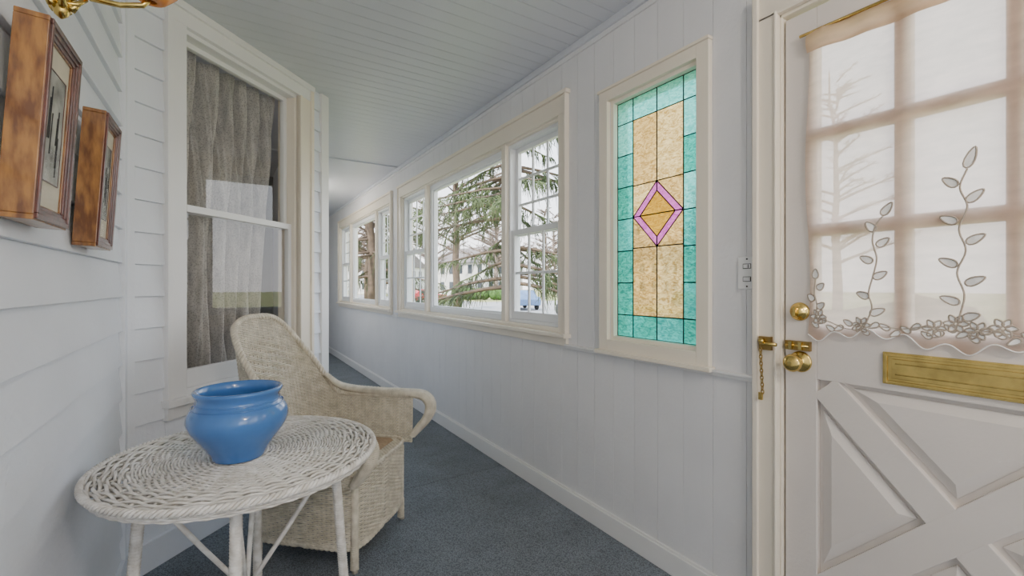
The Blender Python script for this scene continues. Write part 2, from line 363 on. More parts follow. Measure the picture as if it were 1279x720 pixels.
mb.box(gr,d1,f0,f1,dz0,dz1,'door',TR); mb.box(d0,gl,f0,f1,dz0,dz1,'door',TR)
mb.box(gl,gr,f0,f1,gz1,dz1,'door',TR); mb.box(gl,gr,f0,f1,.905,gz0,'door',TR); mb.box(gl,gr,f0,f1,dz0,.225,'door',TR)
muntins(mb,gl,gr,gz0,gz1,.024,3,3,'door',TR,.019,.0145)
mb.box(gl,gr,.03,.044,.225,.905,'door',TR)
cz=(.225+.905)/2; cxx=(gl+gr)/2
def cross(p,q,w):
    dx,dz=q[0]-p[0],q[1]-p[1]; l=math.hypot(dx,dz); nx,nz=-dz/l*w,dx/l*w
    return [(p[0]+nx,p[1]+nz),(p[0]-nx,p[1]-nz),(q[0]-nx,q[1]-nz),(q[0]+nx,q[1]+nz)]
mb.prism(cross((gl+.02,.245),(gr-.02,.885),.043),f0+.0005,.04,'door',TR)
mb.prism(cross((gl+.02,.885),(gr-.02,.245),.043),f0,.04,'door',TR)
def inset(poly,ds):
    N=len(poly); A=sum(poly[i][0]*poly[(i+1)%N][1]-poly[(i+1)%N][0]*poly[i][1] for i in range(N)); sg=1 if A>0 else -1
    L_=[]
    for i in range(N):
        p,q=poly[i],poly[(i+1)%N]; dx,dz=q[0]-p[0],q[1]-p[1]; l=math.hypot(dx,dz); nx,nz=-dz/l*sg,dx/l*sg
        L_.append((p[0]+nx*ds[i],p[1]+nz*ds[i],dx,dz))
    out=[]
    for i in range(N):
        x1,y1,a1,b1=L_[i-1]; x2,y2,a2,b2=L_[i]; D=a1*b2-b1*a2; t=((x2-x1)*b2-(y2-y1)*a2)/D; out.append((x1+a1*t,y1+b1*t))
    return out
cor=[(gl,.225),(gr,.225),(gr,.905),(gl,.905)]
for i in range(4):
    tri=[cor[i],cor[(i+1)%4],(cxx,cz)]
    P=inset(tri,[.012,.058,.058]); Q=inset(tri,[.040,.086,.086])
    mb.prism(P,.031,.024,'door',TR) ; mb.prism(P,.024,.013,'door',TR,Q)
mb.done('door_slab',e,bevel=.002)
mg=MB(); pane(mg,gl-.005,gr+.005,gz0-.005,gz1+.005,.034,'glass',TR); mg.done('door_glass',e,recalc=False)
mb=MB(); ax=(-1,0,0); fx=XR+f0
mb.lathe([(.034,0),(.034,.003),(.030,.007),(.016,.010),(.012,.016),(.012,.030),(.020,.036),(.027,.046),(.028,.056),(.022,.065),(.010,.069),(.003,.069)],(fx,.748,.955),'brass',ax)
mb.lathe([(.030,0),(.030,.004),(.026,.010),(.018,.013),(.017,.020),(.004,.021)],(fx,.750,1.118),'brass',ax)
mb.box(.746,.754,-.030,-.010,1.105,1.131,'brass',TR)
mb.box(.715,.790,-.004,f0,.992,1.022,'darkbrass',TR); mb.tube([(fx-.014,.718,1.007),(fx-.014,.79,1.007)],.005,'brass',8)
mb.box(.735,.745,-.014,f0,.995,1.02,'brass',TR); mb.box(.765,.775,-.014,f0,.995,1.02,'brass',TR)
mb.box(.822,.862,-.032,-.020,.985,1.03,'darkbrass',TR); mb.tube([(XR-.038,.80,1.007),(XR-.038,.855,1.007)],.006,'brass',8); mb.lathe([(.009,0),(.009,.014),(.004,.018)],(XR-.032,.848,1.016),'brass',ax,16)
for i in range(13):
    z=.985-.0118*i; yy=.853-.0006*i; ang=(i%2)*PI/2
    pts=[]
    for q in range(10):
        t=2*PI*q/10; u=.0045*math.cos(t); pts.append((XR-.038+u*math.sin(ang),yy+u*math.cos(ang),z+.0085*math.sin(t)))
    mb.tube(pts,.0019,'darkbrass',5,closed=True)
mb.box(.846,.858,-.042,-.034,.815,.84,'brass',TR)
mb.done('lock_hardware',e,bevel=0)
mb=MB(); m0,m1,ma,mc=.165,.528,.925,1.015
mb.box(m0,m1,f0-.006,f0,ma,mc,'brass',TR)
sashbox(mb,m0+.004,m1-.004,ma+.004,mc-.004,f0-.011,f0-.005,.007,'brass',TR)
mb.box(m0+.022,m1-.022,f0-.012,f0-.005,ma+.018,mc-.018,'brass',TR)
for z in (ma+.030,ma+.060): mb.tube([TR(m0+.03,f0-.012,z),TR(m1-.03,f0-.012,z)],.0018,'brass',6)
mb.done('mail_slot',e,bevel=.002)
# door curtain
e2=empty('door_curtain'); mb=MB()
sA,sB=.025,.722
def cz0(s): return 1.050+.012*math.sin((s-.03)*2*PI/.085)-.014*math.cos((s-.374)*2*PI/.35)
def fold(s,z):
    return -.003+.0035*math.sin(s*55+2*math.sin(z*3))+.0025*math.sin(s*21+z*4+1)
def cf(a,b):
    s=sB+(sA-sB)*a; z=cz0(s)+(1.95-cz0(s))*b
    s2=s+ .006*math.sin(z*9)*(1 if a<.5 else -1)*abs(2*a-1)
    return TR(s2,fold(s,z),z)
mb.grid(cf,150,40,'linen')
def hf(a,b):
    s=sB+(sA-sB)*a; z=1.945+b*.065; return TR(s,fold(s,1.945)-.003-.010*math.sin(b*PI),z-.012*math.sin(a*PI))
mb.grid(hf,120,8,'linenhem')
mb.tube([TR(sB+.02,-.008,2.005),TR(sA-.02,-.008,2.005)],.005,'brass',8)
mb.done('curtain_cloth',e2,recalc=False)
me=MB()
def cpt(s,z): return TR(s,fold(s,z)-.0022,z)
def stitch(pts,r=.0023,k='embro'):
    P=np.array(pts,float); 
    out=[]
    E=np.vstack([2*P[0]-P[1],P,2*P[-1]-P[-2]])
    for i in range(1,len(E)-2):
        for q in range(6):
            t=q/6; p0,p1,p2,p3=E[i-1],E[i],E[i+1],E[i+2]
            out.append(.5*((2*p1)+(-p0+p2)*t+(2*p0-5*p1+4*p2-p3)*t*t+(-p0+3*p1-3*p2+p3)*t**3))
    out.append(P[-1])
    me.tube([cpt(a,b) for a,b in out],r,k,5)
def leaf(s,z,ang,l=.030,w=.0095):
    ca,sa=math.cos(ang),math.sin(ang); O=[]
    for q in range(14):
        t=2*PI*q/14; x=l/2*math.cos(t); y=w*math.sin(t)*(1-.35*math.cos(t))
        O.append((s+x*ca-y*sa,z+x*sa+y*ca))
    V=[cpt(a,b) for a,b in O]+[cpt(s,z)]
    me.add(V,[(i,(i+1)%14,14) for i in range(14)],'embrow'); me.tube([cpt(a,b) for a,b in O],.0021,'embro',5,closed=True)
v1=[(.572,1.075),(.560,1.10),(.548,1.14),(.556,1.18),(.546,1.23),(.538,1.28),(.548,1.33),(.540,1.375),(.524,1.40)]
v2=[(.374,1.09),(.366,1.13),(.358,1.18),(.372,1.235),(.355,1.29),(.368,1.345),(.352,1.40),(.366,1.45),(.352,1.495)]
def vine(v,lv,mir=None):
    f=(lambda s:s) if mir is None else (lambda s:mir-s)
    stitch([(f(a),b) for a,b in v])
    for (s,z,an,l) in lv: leaf(f(s),z,an if mir is None else PI-an,l)
lv1=[(.515,1.418,2.2,.040),(.552,1.372,.9,.034),(.524,1.325,2.5,.034),(.562,1.278,.5,.034),(.530,1.232,2.6,.034),(.571,1.175,.4,.034),(.536,1.128,2.7,.036)]
lv2=[(.346,1.522,1.9,.052),(.385,1.468,.7,.038),(.338,1.425,2.4,.040),(.388,1.372,.5,.038),(.337,1.318,2.6,.038),(.389,1.262,.5,.040),(.338,1.214,2.7,.040),(.386,1.165,.4,.040),(.345,1.125,2.8,.034)]
vine(v1,lv1); vine(v2,lv2); vine(v1,lv1,.745)
vine([(.70,1.10),(.694,1.14),(.702,1.18),(.698,1.225)],[(.698,1.24,1.6,.03),(.683,1.20,2.4,.026),(.712,1.165,.8,.026),(.682,1.14,2.5,.026)])
stitch([(.71,1.10),(.66,1.092),(.62,1.075),(.58,1.072),(.53,1.085),(.48,1.083),(.43,1.092),(.374,1.085),(.31,1.09),(.26,1.082),(.2,1.07),(.14,1.09),(.05,1.1)],.0016)
for i in range(30):
    s=.70-.0225*i
    leaf(s,1.080+.012*math.sin(i*1.9),(-.6 if i%2 else .6),.026,.007)
for (s,z) in ((.374,1.105),(.415,1.090),(.333,1.090),(.69,1.105),(.575,1.088),(.29,1.10),(.17,1.09)):
    for q in range(6): leaf(s+.014*math.cos(q*PI/3),z+.014*math.sin(q*PI/3),q*PI/3,.020,.0065)
me.tube([cpt(s,cz0(s)+.002) for s in np.linspace(sB,sA,160)],.0018,'embrow',5)
me.done('embroidery',e2,recalc=False)
# ---------------------------------------------------------------- left siding walls
EXP=.134; ZREF=1.158
def clap(mb,T,s0,s1,z0,z1,k='siding'):
    kk=math.floor((z0-ZREF)/EXP)
    while ZREF+kk*EXP<z1:
        a=max(z0,ZREF+kk*EXP); b=min(z1,ZREF+(kk+1)*EXP); f0_=(a-(ZREF+kk*EXP))/EXP; f1_=(b-(ZREF+kk*EXP))/EXP
        if b-a>.003:
            na=-.018+.014*f0_; nb=-.018+.014*f1_
            V=[T(s0,.0,a),T(s0,na,a),T(s0,nb,b),T(s0,.0,b),T(s1,.0,a),T(s1,na,a),T(s1,nb,b),T(s1,.0,b)]
            mb.add(V,[(0,1,2,3),(7,6,5,4),(0,4,5,1),(1,5,6,2),(2,6,7,3),(3,7,4,0)],k)
        kk+=1
mb=MB(); mb.box(Y0,YC,0,.08,0,ZC,'siding',TL); clap(mb,TL,Y0,YC-.05,.12,ZC); mb.box(YC-.055,YC-.002,-.026,.0,0,ZC,'siding',TL); mb.done('wall_left',bevel=.0012,seg=1)
BO=(.27,1.03,.70,2.39)
mb=MB()
for (a,b,c,d) in ((0,BO[0],0,ZC),(BO[1],SB,0,ZC),(BO[0],BO[1],0,BO[2]),(BO[0],BO[1],BO[3],ZC)): mb.box(a,b,0,.10,c,d,'siding',TB)
clap(mb,TB,.035,.18,.12,ZC); clap(mb,TB,1.15,SB-.05,.12,ZC); clap(mb,TB,.18,1.15,.12,.61)
mb.box(.0,.04,-.026,.0,0,ZC,'siding',TB); mb.box(SB-.055,SB+.02,-.026,.0,0,ZC,'trimw',TB)
mb.done('wall_bay',bevel=.0012,seg=1)
mb=MB(); mb.box(YB,Y1,0,.1,0,ZC,'siding',TB2); clap(mb,TB2,YB+.08,Y1,.12,ZC); mb.box(YB,YB+.08,-.024,.0,0,ZC,'trimw',TB2); mb.done('wall_house',bevel=.0012,seg=1)
mb=MB(); mb.box(Y0,YC-.003,-.028,.0,0,.125,'siding',TL); mb.done('baseboard_left',bevel=.003)
mb=MB(); mb.box(.01,SB,-.028,.0,0,.125,'siding',TB); mb.done('baseboard_bay',bevel=.003)
mb=MB(); mb.box(YB,Y1,-.028,.0,0,.125,'siding',TB2); mb.done('baseboard_house',bevel=.003)
mb=MB(); mb.box(XB-.1,XR+.1,Y1,Y1+.1,0,ZC,'wall'); mb.done('wall_end')
mb=MB(); mb.box(XL-.1,XL+.3,Y0-.1,Y0,0,ZC,'wall'); mb.box(XR-.3,XR+.1,Y0-.1,Y0,0,ZC,'wall'); mb.box(XL+.3,XR-.3,Y0-.1,Y0,0,.5,'wall'); mb.box(XL+.3,XR-.3,Y0-.1,Y0,2.3,ZC,'wall'); mb.done('wall_back')  # unseen opening left in this end to admit sky light
# bay window
e=empty('window_4'); mb=MB(); mg=MB()
a,b,c,d=BO
mb.box(.18,a,-.026,.0,.70,d,'trimw',TB); mb.box(.172,.196,-.036,.0,.61,2.47,'trimw',TB)
mb.box(b,1.145,-.026,.0,.70,d,'trim',TB); mb.box(1.13,1.155,-.036,.0,.61,2.47,'trim',TB); mb.box(b,b+.02,-.034,.0,.70,d,'trim',TB)
mb.box(.18,1.15,-.026,.0,d,ZC-.002,'trimw',TB); mb.box(.17,1.16,-.04,.0,2.455,ZC-.001,'trimw',TB)
mb.box(.16,1.17,-.055,.02,.668,.70,'trimw',TB); mb.box(.18,1.15,-.024,.0,.61,.668,'trimw',TB)
mb.box(a-.002,a+.016,.0,.12,c,d,'trimw',TB); mb.box(b-.016,b+.002,.0,.12,c,d,'trim',TB); mb.box(a,b,0,.12,d-.02,d+.002,'trimw',TB); mb.box(a,b,0,.12,c-.01,c+.025,'trimw',TB)
sashbox(mb,a+.016,b-.016,1.55,d-.02,.055,.085,.026,'trimw',TB,wb=.032)
sashbox(mb,a+.016,b-.016,c+.025,1.585,.022,.052,.026,'trimw',TB,wb=.085,wt=.034)
pane(mg,a+.03,b-.03,1.56,d-.04,.07,'bayglass',TB); pane(mg,a+.03,b-.03,c+.09,1.57,.037,'bayglass',TB)
mb.done('window_frame',e,bevel=.0025); mg.done('glass_panes',e,recalc=False)
mb=MB()
def lc(aa,bb):
    z=.74+bb*1.64; s=.25+aa*(.76 if bb>.55 else .76-.06*math.sin((.55-bb)*4))
    p=aa*44+1.8*math.sin(bb*4)+1.5*math.sin(aa*9)
    return TB(s+.008*math.cos(p),.185+.042*math.sin(p)+.014*math.sin(aa*103+bb*3)+.006*math.sin(aa*230),z)
mb.grid(lc,300,30,'lace')
o=mb.done('lace_curtain',None,recalc=False)
mb=MB()
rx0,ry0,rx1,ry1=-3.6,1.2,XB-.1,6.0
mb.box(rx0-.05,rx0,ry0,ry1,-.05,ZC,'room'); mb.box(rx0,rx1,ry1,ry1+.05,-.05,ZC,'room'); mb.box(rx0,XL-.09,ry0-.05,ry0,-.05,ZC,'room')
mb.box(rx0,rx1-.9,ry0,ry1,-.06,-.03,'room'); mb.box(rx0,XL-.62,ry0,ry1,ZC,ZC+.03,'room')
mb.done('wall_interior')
# ---------------------------------------------------------------- pictures
def picture(name,y0,z0,w=.17,h=.365,tilt=.06,seed=0):
    e=empty(name); mb=MB()
    c_,s_=math.cos(tilt),math.sin(tilt)
    def T(s,n,z):
        nn=n*c_+z*s_; zz=z*c_-n*s_; return (XL+.019+nn,y0+s,z0+zz)
    def bars(m,n0,n1,wd,k):
        mb.box(m,w-m,n0,n1,m,m+wd,k,T); mb.box(m,w-m,n0,n1,h-m-wd,h-m,k,T); mb.box(m,m+wd,n0,n1,m+wd,h-m-wd,k,T); mb.box(w-m-wd,w-m,n0,n1,m+wd,h-m-wd,k,T)
    bars(0,0,.048,.010,'gold'); bars(.003,.01,.053,.010,'cherry'); bars(.012,.0,.050,.010,'cherry'); bars(.022,.0,.047,.008,'cherry'); bars(.030,0,.044,.003,'gold')
    mb.done('frame',e,bevel=.002)
    mb=MB(); mb.box(.02,w-.02,.004,.040,.02,h-.02,'matboard',T)
    mb.box(.054,w-.054,.040,.041,.085,h-.08,'print',T)
    sashbox(mb,.052,w-.052,.083,h-.078,.0405,.042,.002,'cherry',T)
    rr=random.Random(seed)
    for i in range(6):
        x=.058+rr.random()*(w-.12); zz=.10+rr.random()*.08; mb.tube([T(x,.0415,zz),T(x+.004,.0415,zz+.05+rr.random()*.07)],.0012,'dark',4)
    mb.done('print',e)
    mg=MB(); mg.add([T(.032,.043,.032),T(w-.032,.043,.032),T(w-.032,.043,h-.032),T(.032,.043,h-.032)],[(0,1,2,3)],'glass'); mg.done('glazing',e,recalc=False)
picture('picture_frame',1.160,1.325,w=.200,h=.380,seed=1)
picture('picture_frame',1.620,1.310,w=.185,h=.370,seed=2)
# ---------------------------------------------------------------- wall sconce
e=empty('wall_sconce'); mb=MB()
mb.lathe([(.045,0),(.045,.006),(.030,.014),(.012,.022),(.010,.035)],(XL+.018,1.36,1.93),'brass',(1,0,0),32)
mb.tube([(XL+.04,1.36,1.93),(XL+.08,1.355,1.88),(XL+.11,1.35,1.84),(XL+.16,1.345,1.84),(XL+.20,1.34,1.85),(XL+.215,1.34,1.87)],.006,'brass',10)
mb.tube([(XL+.05,1.30,1.80),(XL+.07,1.29,1.785),(XL+.10,1.285,1.79),(XL+.11,1.30,1.81),(XL+.09,1.33,1.86)],.005,'brass',8)
mb.lathe([(.002,-.030),(.011,-.022),(.015,-.010),(.009,0),(.017,.008),(.024,.016),(.016,.030)],(XL+.075,1.29,1.785),'brass',(0,0,1),24)
for q in range(5):
    a_=q*2*PI/5; mb.tube([(XL+.075,1.29,1.788),(XL+.075+.018*math.cos(a_),1.29+.018*math.sin(a_),1.780),(XL+.075+.032*math.cos(a_),1.29+.032*math.sin(a_),1.797)],[.004,.009,.001],'brass',6)
mb.done('bracket',e)
mb=MB(); mb.lathe([(.012,0),(.030,.006),(.052,.03),(.060,.06),(.055,.10),(.045,.13)],(XL+.215,1.34,1.862),'amber',(0,0,1),40,cap=False); o=mb.done('shade',e)
o.modifiers.new('S','SOLIDIFY').thickness=.003
# ---------------------------------------------------------------- weaving
def weave_row(mb,pts,nrm,phase,amp,r,k,sides=5,per=1,closed=False):
    n=len(pts); i=np.arange(n); off=amp*np.cos(PI*(i/2.0/per+phase))
    mb.tube(pts+nrm*off[:,None],r,k,sides,closed=closed,ref=nrm)
# ---- wicker table
e=empty('wicker_table'); TX,TY,TZ,TRR=.049,1.61,.70,.38
mb=MB(); rho=.02; j=0
while rho<TRR-.012:
    ns=80 if rho>.20 else (40 if rho>.10 else 20 if rho>.05 else 10)
    outer=rho>.27
    pitch=.0098 if outer else .0078
    a=np.arange(ns*2)*2*PI/(ns*2); 
    dip=.004*((rho/TRR)**2)
    P=np.stack([TX+rho*np.cos(a),TY+rho*np.sin(a),np.full_like(a,TZ-.007-dip)],1)
    N=np.tile([0,0,1.],(len(a),1))
    if outer:
        wob=.003*np.sin(a*ns/4+j*1.3); P[:,0]+=wob*np.cos(a); P[:,1]+=wob*np.sin(a)
    weave_row(mb,P,N,j%2,.0046 if outer else .0033,pitch*.44,'wickw',5,per=(2 if outer else 1),closed=True)
    rho+=pitch; j+=1
for i in range(40):
    a=2*PI*i/40; mb.tube([(TX+.03*math.cos(a),TY+.03*math.sin(a),TZ-.009),(TX+.37*math.cos(a),TY+.37*math.sin(a),TZ-.012)],.003,'wickw',5)
for ph in (0,2*PI/3,4*PI/3):
    t=np.linspace(0,2*PI,600,endpoint=False); w=58
    rr=TRR-.008+.005*np.cos(t*w+ph); zz=TZ-.013+.006*np.sin(t*w+ph)
    mb.tube(np.stack([TX+rr*np.cos(t),TY+rr*np.sin(t),zz],1),.0048,'wickw',6,closed=True)
for q in range(3):
    t=np.linspace(0,2*PI,200,endpoint=False); zz=TZ-.024-.007*q+.0015*np.cos(t*50+PI*q)
    mb.tube(np.stack([TX+(TRR-.012-.004*q)*np.cos(t),TY+(TRR-.012-.004*q)*np.sin(t),zz],1),.004,'wickw',6,closed=True)
mb.done('woven_top',e,recalc=False)
mb=MB()
mb.lathe([(.30,-.035),(.34,-.035),(.34,-.018),(.30,-.018),(.30,-.035)],(TX,TY,TZ),'wickw',cap=False,seg=64)
for (dx,dy) in ((1,-.03),(-1,.03),(.15,.98),(-.12,-.98)):
    P0=(TX+.25*dx,TY+.25*dy,TZ-.02); P1=(TX+.30*dx,TY+.30*dy,0.0)
    L_=np.linspace(0,1,60); pts=np.array([[P0[i]+(P1[i]-P0[i])*t for i in range(3)] for t in L_])
    mb.tube(pts,.0145,'wickw',10)
    tt=np.linspace(0,1,900); hp=np.array([[P0[i]+(P1[i]-P0[i])*t for i in range(3)] for t in tt]); hp[:,0]+=.0148*np.cos(tt*2*PI*80); hp[:,1]+=.0148*np.sin(tt*2*PI*80)
    mb.tube(hp,.0012,'wickw',5)
    A=(TX+.24*dx,TY+.24*dy,TZ-.08); 
    hub=(TX-.02*dx,TY-.02*dy,.24)
    mb.tube([A,((A[0]+hub[0])/2,(A[1]+hub[1])/2,(A[2]+hub[2])/2-.005),hub],.0075,'wickw',8)
    mb.tube([hub,(TX+.29*dx,TY+.29*dy,.12)],.0065,'wickw',8)
mb.tube([(TX+.05*math.cos(t),TY+.05*math.sin(t),.24) for t in np.linspace(0,2*PI,24,endpoint=False)],.008,'wickw',8,closed=True)
mb.done('legs',e,recalc=False)
# ---- vase
mb=MB(); VX,VY=.028,1.555
prof=[(.001,.004),(.055,.004),(.062,.0),(.067,.003),(.069,.010),(.080,.030),(.098,.055),(.116,.080),(.127,.100),(.131,.118),(.1295,.134),(.122,.150),(.112,.160),(.1075,.167),(.106,.176),(.108,.184),(.113,.192),(.1155,.198),(.114,.203),(.109,.204),(.104,.199),(.100,.188),(.099,.172),(.110,.150),(.120,.125),(.115,.09),(.08,.04),(.05,.02),(.001,.018)]
mb.lathe(prof,(VX,VY,TZ-.001),'vase',seg=72,cap=False)
for z,r in ((.166,.109),(.156,.117)):
    mb.tube([(VX+r*math.cos(t),VY+r*math.sin(t),TZ+z) for t in np.linspace(0,2*PI,72,endpoint=False)],.0022,'vase',6,closed=True)
mb.done('blue_vase')
# ---- wicker armchair
e=empty('wicker_armchair')
Cc=np.array([.440,2.275]); fa=math.radians(-43.5); Fd=np.array([math.cos(fa),math.sin(fa)]); Sd=np.array([-Fd[1],Fd[0]])
def W(a,b,z):
    a=np.asarray(a,float); b=np.asarray(b,float); z=np.asarray(z,float)+0*a
    return np.stack([Cc[0]+Fd[0]*a+Sd[0]*b,Cc[1]+Fd[1]*a+Sd[1]*b,z],-1)
La,Lb=.42,.80; TOT=2*La+Lb; ZS=.40; ARM=.63
def plan(t):
    s=np.asarray(t,float)*TOT
    psi=np.clip((s-La)/Lb,0,1)*PI
    sq=np.sin(psi)**.75
    cb=np.sign(np.cos(psi))*np.abs(np.cos(psi))**.85
    a=np.where(s<La,.26-s,np.where(s>La+Lb,(s-La-Lb)-.16,-.16-.15*sq))
    b=np.where(s<La,-.285,np.where(s>La+Lb,.285,-.285*cb))
    return a,b,np.sin(psi)
def Ht(t):
    a,b,w=plan(t)
    s=np.asarray(t,float)*TOT; pn=np.clip((s-La+.08)/(Lb+.08),0,1)*PI
    near=.43*np.sin(np.minimum(pn,PI/2))**0.85; far=.43*w**1.35
    return ARM-.01+np.where(b<0,near,far)
def shell(t,z):
    a,b,w=plan(t); k=(z-ZS)
    a2=a-.20*k*np.minimum(1,w*1.3); b2=b*(1+.10*k*(1-.5*w))
    return W(a2,b2+.05*k*w,z)
def shell_n(t,z):
    h=1e-3; d1=shell(t+h,z)-shell(t-h,z); d2=shell(t,z+h)-shell(t,z-h); n=np.cross(d1,d2); return n/(np.linalg.norm(n,axis=1,keepdims=True)+1e-12)
mb=MB(); ns=80; tt=np.linspace(.001,.999,ns*2+1); z=ZS-.02; j=0; hs=Ht(tt)
while z<ARM+.43:
    msk=hs>z; idx=np.where(msk)[0]
    if len(idx)>3:
        t=tt[idx]; P=shell(t,z); N=shell_n(t,z)
        i=idx
        din=(np.abs(t-.5)/.10+abs(z-.82)/.13)
        amp=np.where(din<1,.0065,.0026); per=np.where(din<1,2.0,1.0)
        off=amp*np.cos(PI*(i/2.0/per+j*1.0/per))
        mb.tube(P+N*off[:,None],.0042,'wick',5,ref=N)
    z+=.0085; j+=1
for i in range(0,ns+1):
    t=min(.999,max(.001,i/ns)); h=float(Ht(np.array([t]))[0]); zz=np.linspace(ZS-.02,h,14)
    P=np.concatenate([shell(np.array([t]),q) for q in zz]); mb.tube(P,.0032,'wick',5)
t=np.linspace(.002,.998,260)
rim=np.stack([shell(np.array([q]),float(Ht(np.array([q]))[0]))[0] for q in t])
N=np.stack([shell_n(np.array([q]),float(Ht(np.array([q]))[0]))[0] for q in t])
T_=np.gradient(rim,axis=0); T_/=np.linalg.norm(T_,axis=1,keepdims=True); B=np.cross(T_,N)
for ph in (0,2*PI/3,4*PI/3):
    an=t*60*2*PI/1.3+ph
    mb.tube(rim+.008*(np.cos(an)[:,None]*N+np.sin(an)[:,None]*B),.0085,'wick',6)
for sg in (-1,1):
    AR=ARM if sg>0 else ARM-.02
    ctrl=np.array([(-.23,.262,AR+.09),(-.17,.285,AR+.035),(-.08,.298,AR+.012),(.06,.306,AR+.004),(.20,.312,AR),(.29,.314,AR-.004),(.335,.314,AR-.025),(.352,.314,AR-.07),(.335,.310,AR-.125),(.295,.300,AR-.175),(.262,.285,AR-.215)])
    E=np.vstack([2*ctrl[0]-ctrl[1],ctrl,2*ctrl[-1]-ctrl[-2]]); C=[]
    for i in range(1,len(E)-2):
        for q in range(8):
            u=q/8; p0,p1,p2,p3=E[i-1],E[i],E[i+1],E[i+2]; C.append(.5*((2*p1)+(-p0+p2)*u+(2*p0-5*p1+4*p2-p3)*u*u+(-p0+3*p1-3*p2+p3)*u**3))
    C.append(ctrl[-1]); C=np.array(C); L_=len(C)
    path=W(C[:,0],sg*C[:,1],C[:,2])
    Tn=np.gradient(path,axis=0); Tn/=np.linalg.norm(Tn,axis=1,keepdims=True)
    Bv=np.tile([Sd[0],Sd[1],0.],(L_,1)); Nv=np.cross(Tn,Bv); u=np.linspace(0,1,L_)
    wid=np.interp(u,[0,.15,.5,.75,1],[.014,.030,.042,.042,.024]); thk=np.interp(u,[0,.2,.7,1],[.010,.016,.024,.014])
    mb.tube(path,thk*.8,'wick',8)
    fine=np.linspace(0,L_-1,int(160)); 
    for q,fi in enumerate(fine):
        i0=int(min(L_-2,math.floor(fi))); f_=fi-i0
        pc=path[i0]*(1-f_)+path[i0+1]*f_; bb=Bv[i0]; nn=Nv[i0]; wd=wid[i0]*(1-f_)+wid[i0+1]*f_; th=thk[i0]
        an=np.arange(12)*2*PI/12
        bump=.0012*np.cos(PI*(np.arange(12)+q))
        mb.tube(pc+((wd+bump)*np.cos(an))[:,None]*bb+((th+bump)*np.sin(an))[:,None]*nn,.0036,'wick',4,closed=True)
mb.done('woven_back_and_arms',e,recalc=False)
mb=MB()
def rrect(t,hw,hd0,hd1,rad=.05):
    a=2*PI*t; c,s=np.cos(a),np.sin(a); p=.32
    aa=np.sign(c)*np.abs(c)**p*.5*(hd1-hd0)+.5*(hd0+hd1); bb=np.sign(s)*np.abs(s)**p*hw
    return aa,bb
tl=np.linspace(0,1,4001); A_,B_=rrect(tl,.25,-.29,.255); ds=np.concatenate([[0],np.cumsum(np.hypot(np.diff(A_),np.diff(B_)))]); ns2=88
tq=np.interp(np.linspace(0,ds[-1],ns2*2+1)[:-1],ds,tl)
z=.105; j=0
while z<ZS+.005:
    fl=1.0-.10*(ZS-z); aa,bb=rrect(tq,.25,-.29,.255); aa=aa*fl; bb=bb*(fl+.02*math.sin((z-.1)*10))
    P=W(aa,bb,z); T_=np.roll(P,-1,0)-np.roll(P,1,0); N=np.cross(T_,[0,0,1.]); N/=np.linalg.norm(N,axis=1,keepdims=True)+1e-9
    weave_row(mb,P,N,j%2,.0026,.0042,'wick',5,closed=True); z+=.0085; j+=1
for zz_ in (.10,ZS+.008):
    for ph in (0,PI):
        fl=1.0-.10*(ZS-zz_); tb=np.interp(np.linspace(0,ds[-1],401)[:-1],ds,tl); aa,bb=rrect(tb,.25,-.29,.255); k_=np.arange(400)
        P=W(aa*fl,bb*fl,zz_+.006*np.sin(k_*2*PI/10+ph)); mb.tube(P,.008,'wick',6,closed=True)
bs=np.linspace(-.235,.235,45)
for j,bq in enumerate(bs):
    al=np.linspace(-.28,.245,50); P=W(al,bq+0*al,ZS+.003); P[:,2]+=.0026*np.cos(PI*(np.arange(50)+j)); mb.tube(P,.0045,'wick',5)
for (a_,b_) in ((.225,.222),(.225,-.222),(-.25,.21),(-.25,-.21)):
    mb.tube([tuple(W(a_,b_,.38)),tuple(W(a_*1.0,b_*1.0,.10)),tuple(W(a_*1.02,b_*1.02,0))],[.016,.015,.012],'wick',12)
    tt_=np.linspace(0,1,160); hp=W(a_+.0155*np.cos(tt_*2*PI*14),b_+.0155*np.sin(tt_*2*PI*14),.01+tt_*.1); mb.tube(hp,.003,'wick',5)
mb.done('woven_seat_base',e,recalc=False)
mb=MB()
def cu(aa,bb):
    a_=-.25+aa*.44; b_=-.21+bb*.42; ed=min(1,min(aa,1-aa,bb,1-bb)*9); return tuple(W(a_,b_,ZS+.008+.022*math.sqrt(max(0,1-(1-ed)**2))))
mb.grid(cu,40,40,'cush'); mb.done('cushion',e)
